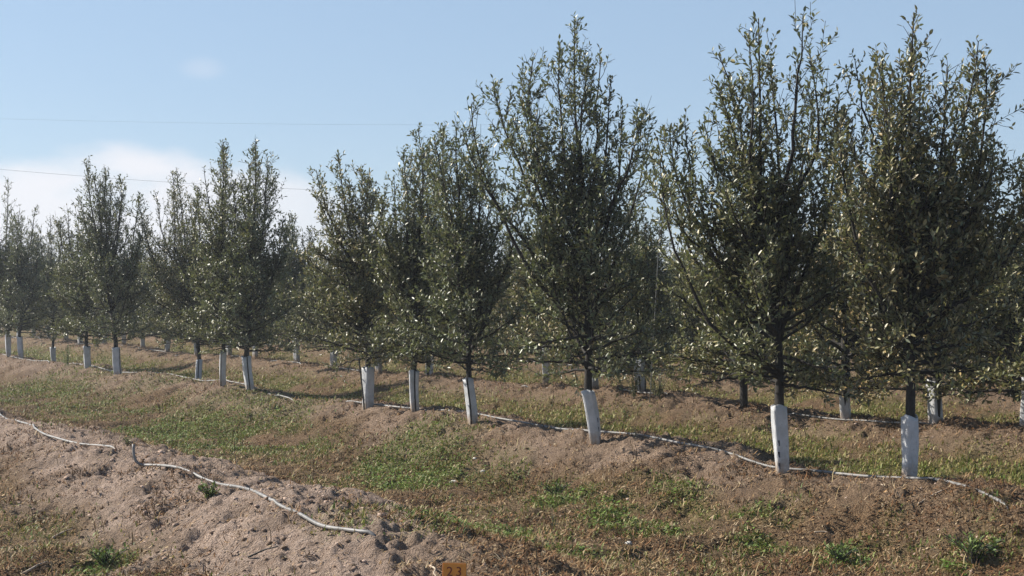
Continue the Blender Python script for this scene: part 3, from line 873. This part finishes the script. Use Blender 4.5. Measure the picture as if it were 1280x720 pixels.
# small plants
def weed(px, py, h, n, spread, label, tints, seed, name='weed', cat='weed'):
    g = np.random.default_rng(seed)
    x, d = ground_at(px, py)
    z = hf(x, d); Ps = []
    for q in range(n):
        a = g.random() * 6.283; r = spread * g.random(); L = h * g.uniform(.5, 1)
        Ps.append(curve_pts(np.array([0, 0, -.01]) + .2 * r * np.array([math.cos(a), math.sin(a), 0]), np.array([math.cos(a) * r, math.sin(a) * r, L]), np.array([math.cos(a) * r * .3, math.sin(a) * r * .3, L * .6]), 6))
    Ps = np.array(Ps)
    root = bpy.data.objects.new(name, None); COL.objects.link(root); root.location = (x, d, z); root.empty_display_size = .1
    tag(root, label, cat)
    V, Q = tubes(Ps, np.full((n, 6), .003), 3)
    link('stem', mesh_from('stem', V, [Q], smooth=True, mats=M_STAKE), root)
    V, Q, C = leaves_on(Ps, np.full(n, max(6, int(h / .014))), g, tints, .02, .042)
    link('foliage', mesh_from('foliage', V, [Q], {'tint': C}, mats=M_GRASS), root)
GW = [(.07, .11, .03), (.10, .14, .04), (.05, .08, .025)]
DW = [(.09, .10, .055), (.12, .12, .07), (.16, .14, .08)]
weed(84, 456, .55, 5, .10, 'thin leafy sapling sprouting between two guards at the far left', GW, 1, 'sapling', 'sapling')
weed(824, 497, .42, 22, .30, 'grey-green weed clump around the grey guard on dark stakes', DW, 2)
weed(792, 497, .35, 10, .20, 'dry brown weed left of the grey guard on dark stakes', DW, 3)
weed(262, 624, .10, 14, .09, 'small dark green tuft on the bare near ridge below the pipe', GW, 4)
weed(1216, 708, .16, 26, .17, 'bright green weed tuft in the bottom right corner', GW, 5)
weed(130, 702, .12, 22, .16, 'bright green weed tuft at the foot of the near ridge, bottom left', GW, 6)
weed(696, 622, .13, 18, .15, 'yellow-green weed tuft in the middle of the furrow', GW, 7)
weed(160, 560, .07, 8, .07, 'dry tuft beside the raised end of the pipe', DW, 8)
weed(690, 660, .10, 3, .05, 'lone dark upright weed stalk in the furrow', DW, 9)
weed(1048, 702, .13, 20, .14, 'dark green tuft on the dry ground at the lower right', GW, 10)

# ------------------------------------------------------------------ orange number plate
def box_mesh(name, sx, sy, sz, mat, bev=.0):
    import bmesh
    bm = bmesh.new(); bmesh.ops.create_cube(bm, size=1)
    for v in bm.verts: v.co.x *= sx; v.co.y *= sy; v.co.z *= sz
    if bev: bmesh.ops.bevel(bm, geom=bm.edges[:], offset=bev, segments=2, affect='EDGES')
    me = bpy.data.meshes.new(name); bm.to_mesh(me); bm.free(); me.materials.append(mat); return me

x, d = ground_at(567, 742); z = hf(x, d)
mp = d / F
mk = bpy.data.objects.new('number_plate', None); COL.objects.link(mk)
top = CAMZ + (HOR - 704) * mp
mk.location = (x, d, top - .16); mk.rotation_euler = (math.radians(-8), math.radians(2), math.radians(4)); mk.empty_display_size = .1
tag(mk, 'small orange plate painted with the number 23, at the bottom edge', 'number plate')
pw = 31 * mp
link('plate', box_mesh('plate', pw - .006, .006, .124, M_ORANGE, .002), mk, (0, 0, .095))
link('rim', box_mesh('rim', pw, .005, .130, M_RIM, .002), mk, (0, .0045, .0965))
link('stake', box_mesh('stake', .02, .012, .26, M_WOOD, .003), mk, (0, .0135, -.03))
for ch, dx in (('2', -.022), ('3', .021)):
    cu = bpy.data.curves.new('digit', 'FONT'); cu.body = ch; cu.size = .062; cu.extrude = .0008; cu.align_x = 'CENTER'
    tmp = bpy.data.objects.new('digit', cu); COL.objects.link(tmp)
    bpy.context.view_layer.update()
    me = bpy.data.meshes.new_from_object(tmp.evaluated_get(bpy.context.evaluated_depsgraph_get())); me.name = 'digit'
    bpy.data.objects.remove(tmp); me.materials.clear(); me.materials.append(M_DIGIT)
    link('digit', me, mk, (dx, -.0042, .098), (math.radians(90), 0, 0))

# ------------------------------------------------------------------ power lines far behind
def wire(y0, c, cx, D, r, label):
    pts = []
    for px in np.linspace(-900, 2200, 60):
        py = y0 - c * (px - cx) ** 2
        pts.append(((px - 640) / F * D, D + 6 * (px - 640) / 1280, CAMZ + (HOR - py) / F * D))
    tag(link('power_line', tube_obj('power_line', pts, r, 120, M_WIRE, 6)), label, 'power line')
wire(244, 6.3e-5, 680, 95, .0085, 'lower thin power line sagging across the sky behind the tree tops')
wire(158, 2.6e-5, 350, 97, .0042, 'upper thin power line, fainter and higher in the sky')

# ------------------------------------------------------------------ sky, sun, haze, camera
SUN_EL = math.radians(36)
sdir = np.array([-.94, .34]); sdir /= np.linalg.norm(sdir)      # horizontal direction towards the sun
w = bpy.data.worlds.new('World'); SC.world = w; w.use_nodes = True
nt = w.node_tree; bg = nt.nodes['Background']
sky = nt.nodes.new('ShaderNodeTexSky'); sky.sky_type = 'NISHITA'; sky.sun_disc = False
sky.sun_elevation = SUN_EL; sky.sun_rotation = math.atan2(sdir[0], sdir[1])
sky.air_density = 1.0; sky.dust_density = .25; sky.ozone_density = 1.9
def wn(t, **kw):
    n = nt.nodes.new(t)
    for k, v in kw.items(): setattr(n, k, v)
    return n
def wmath(op, a, b=None):
    n = wn('ShaderNodeMath', operation=op)
    for s, v in zip(n.inputs, (a, b)):
        if v is None: continue
        if isinstance(v, (int, float)): s.default_value = v
        else: nt.links.new(v, s)
    return n.outputs[0]
def wrange(v, a, b):
    n = wn('ShaderNodeMapRange', interpolation_type='SMOOTHSTEP'); nt.links.new(v, n.inputs[0])
    n.inputs[1].default_value = a; n.inputs[2].default_value = b; return n.outputs[0]
tc = wn('ShaderNodeTexCoord'); sp = wn('ShaderNodeSeparateXYZ'); nt.links.new(tc.outputs['Generated'], sp.inputs[0])
mp_ = wn('ShaderNodeMapping'); mp_.inputs['Scale'].default_value = (1, 1, 2.4); nt.links.new(tc.outputs['Generated'], mp_.inputs[0])
no = wn('ShaderNodeTexNoise'); no.inputs['Scale'].default_value = 8; no.inputs['Detail'].default_value = 6; no.inputs['Roughness'].default_value = .5
nt.links.new(mp_.outputs[0], no.inputs['Vector'])
# cloud bank low in the sky, highest towards the left of the view
left = wrange(wmath('MULTIPLY', sp.outputs[0], -1), -.02, .26)
topz = wmath('ADD', wmath('MULTIPLY', left, .050), .049)
edge = wmath('ADD', wmath('SUBTRACT', topz, sp.outputs[2]), wmath('MULTIPLY', wmath('SUBTRACT', no.outputs[0], .5), .13))
cl = wmath('MULTIPLY', wrange(edge, -.008, .028), wmath('ADD', wmath('MULTIPLY', left, .58), .30))
# one small wisp higher up
dx = wmath('DIVIDE', wmath('ADD', sp.outputs[0], .218), .018); dz = wmath('DIVIDE', wmath('SUBTRACT', sp.outputs[2], .162), .009)
rr = wmath('ADD', wmath('MULTIPLY', dx, dx), wmath('MULTIPLY', dz, dz))
wisp = wmath('MULTIPLY', wrange(wmath('SUBTRACT', wmath('ADD', 1.0, wmath('MULTIPLY', wmath('SUBTRACT', no.outputs[0], .5), 2.5)), rr), 0, 1.6), .22)
cl = wmath('MAXIMUM', cl, wisp)
mx = wn('ShaderNodeMix', data_type='RGBA'); nt.links.new(cl, mx.inputs[0])
# thin high veil that evens out the lower sky
vf = wmath('MULTIPLY', wmath('SUBTRACT', 1.0, wrange(sp.outputs[2], .25, .6)), .62)
veil = wn('ShaderNodeMix', data_type='RGBA'); nt.links.new(vf, veil.inputs[0]); nt.links.new(sky.outputs[0], veil.inputs[6]); veil.inputs[7].default_value = (3.0, 4.15, 5.7, 1)
nt.links.new(veil.outputs[2], mx.inputs[6]); mx.inputs[7].default_value = (7.0, 6.9, 7.2, 1)
nt.links.new(mx.outputs[2], bg.inputs[0]); bg.inputs[1].default_value = .078

sun = bpy.data.lights.new('sun', 'SUN'); sun.energy = 5.0; sun.angle = math.radians(.5); sun.color = (1, .93, .82)
so = bpy.data.objects.new('sun', sun); COL.objects.link(so)
el = SUN_EL
v = (sdir[0] * math.cos(el), sdir[1] * math.cos(el), math.sin(el))
from mathutils import Vector
so.rotation_euler = Vector(v).to_track_quat('Z', 'Y').to_euler(); so.location = (-20, 10, 30)

HAZE = 0.0013
if HAZE:
    hz = box_mesh('haze', 300, 260, 24, None) if False else None
    g = bpy.data.materials.new('haze_air'); g.use_nodes = True; t = g.node_tree; t.nodes.clear()
    out = t.nodes.new('ShaderNodeOutputMaterial'); pv = t.nodes.new('ShaderNodeVolumePrincipled')
    pv.inputs['Color'].default_value = (.80, .87, .95, 1); pv.inputs['Density'].default_value = HAZE; pv.inputs['Anisotropy'].default_value = .3
    t.links.new(pv.outputs[0], out.inputs['Volume'])
    me = box_mesh('haze', 9000, 9000, 15.5 + 1.5, g)
    o = link('haze', me, loc=(0, 0, -1.5 + 8.5)); tag(o, 'thin pale haze in the air over the orchard', 'haze', kind='stuff')

cam = bpy.data.cameras.new('camera'); cam.sensor_width = 36; cam.lens = F * 36 / 1280; cam.shift_y = (HOR - 360) / 1280
cam.clip_end = 20000; cam.clip_start = .05
co = bpy.data.objects.new('camera', cam); COL.objects.link(co); co.location = (0, 0, CAMZ); co.rotation_euler = (math.pi / 2, 0, 0)
SC.camera = co
SC.view_settings.view_transform = 'Standard'; SC.view_settings.look = 'None'; SC.view_settings.exposure = .80; SC.view_settings.gamma = 1
SC.cycles.volume_bounces = 0; SC.cycles.max_bounces = 6; SC.cycles.transparent_max_bounces = 4
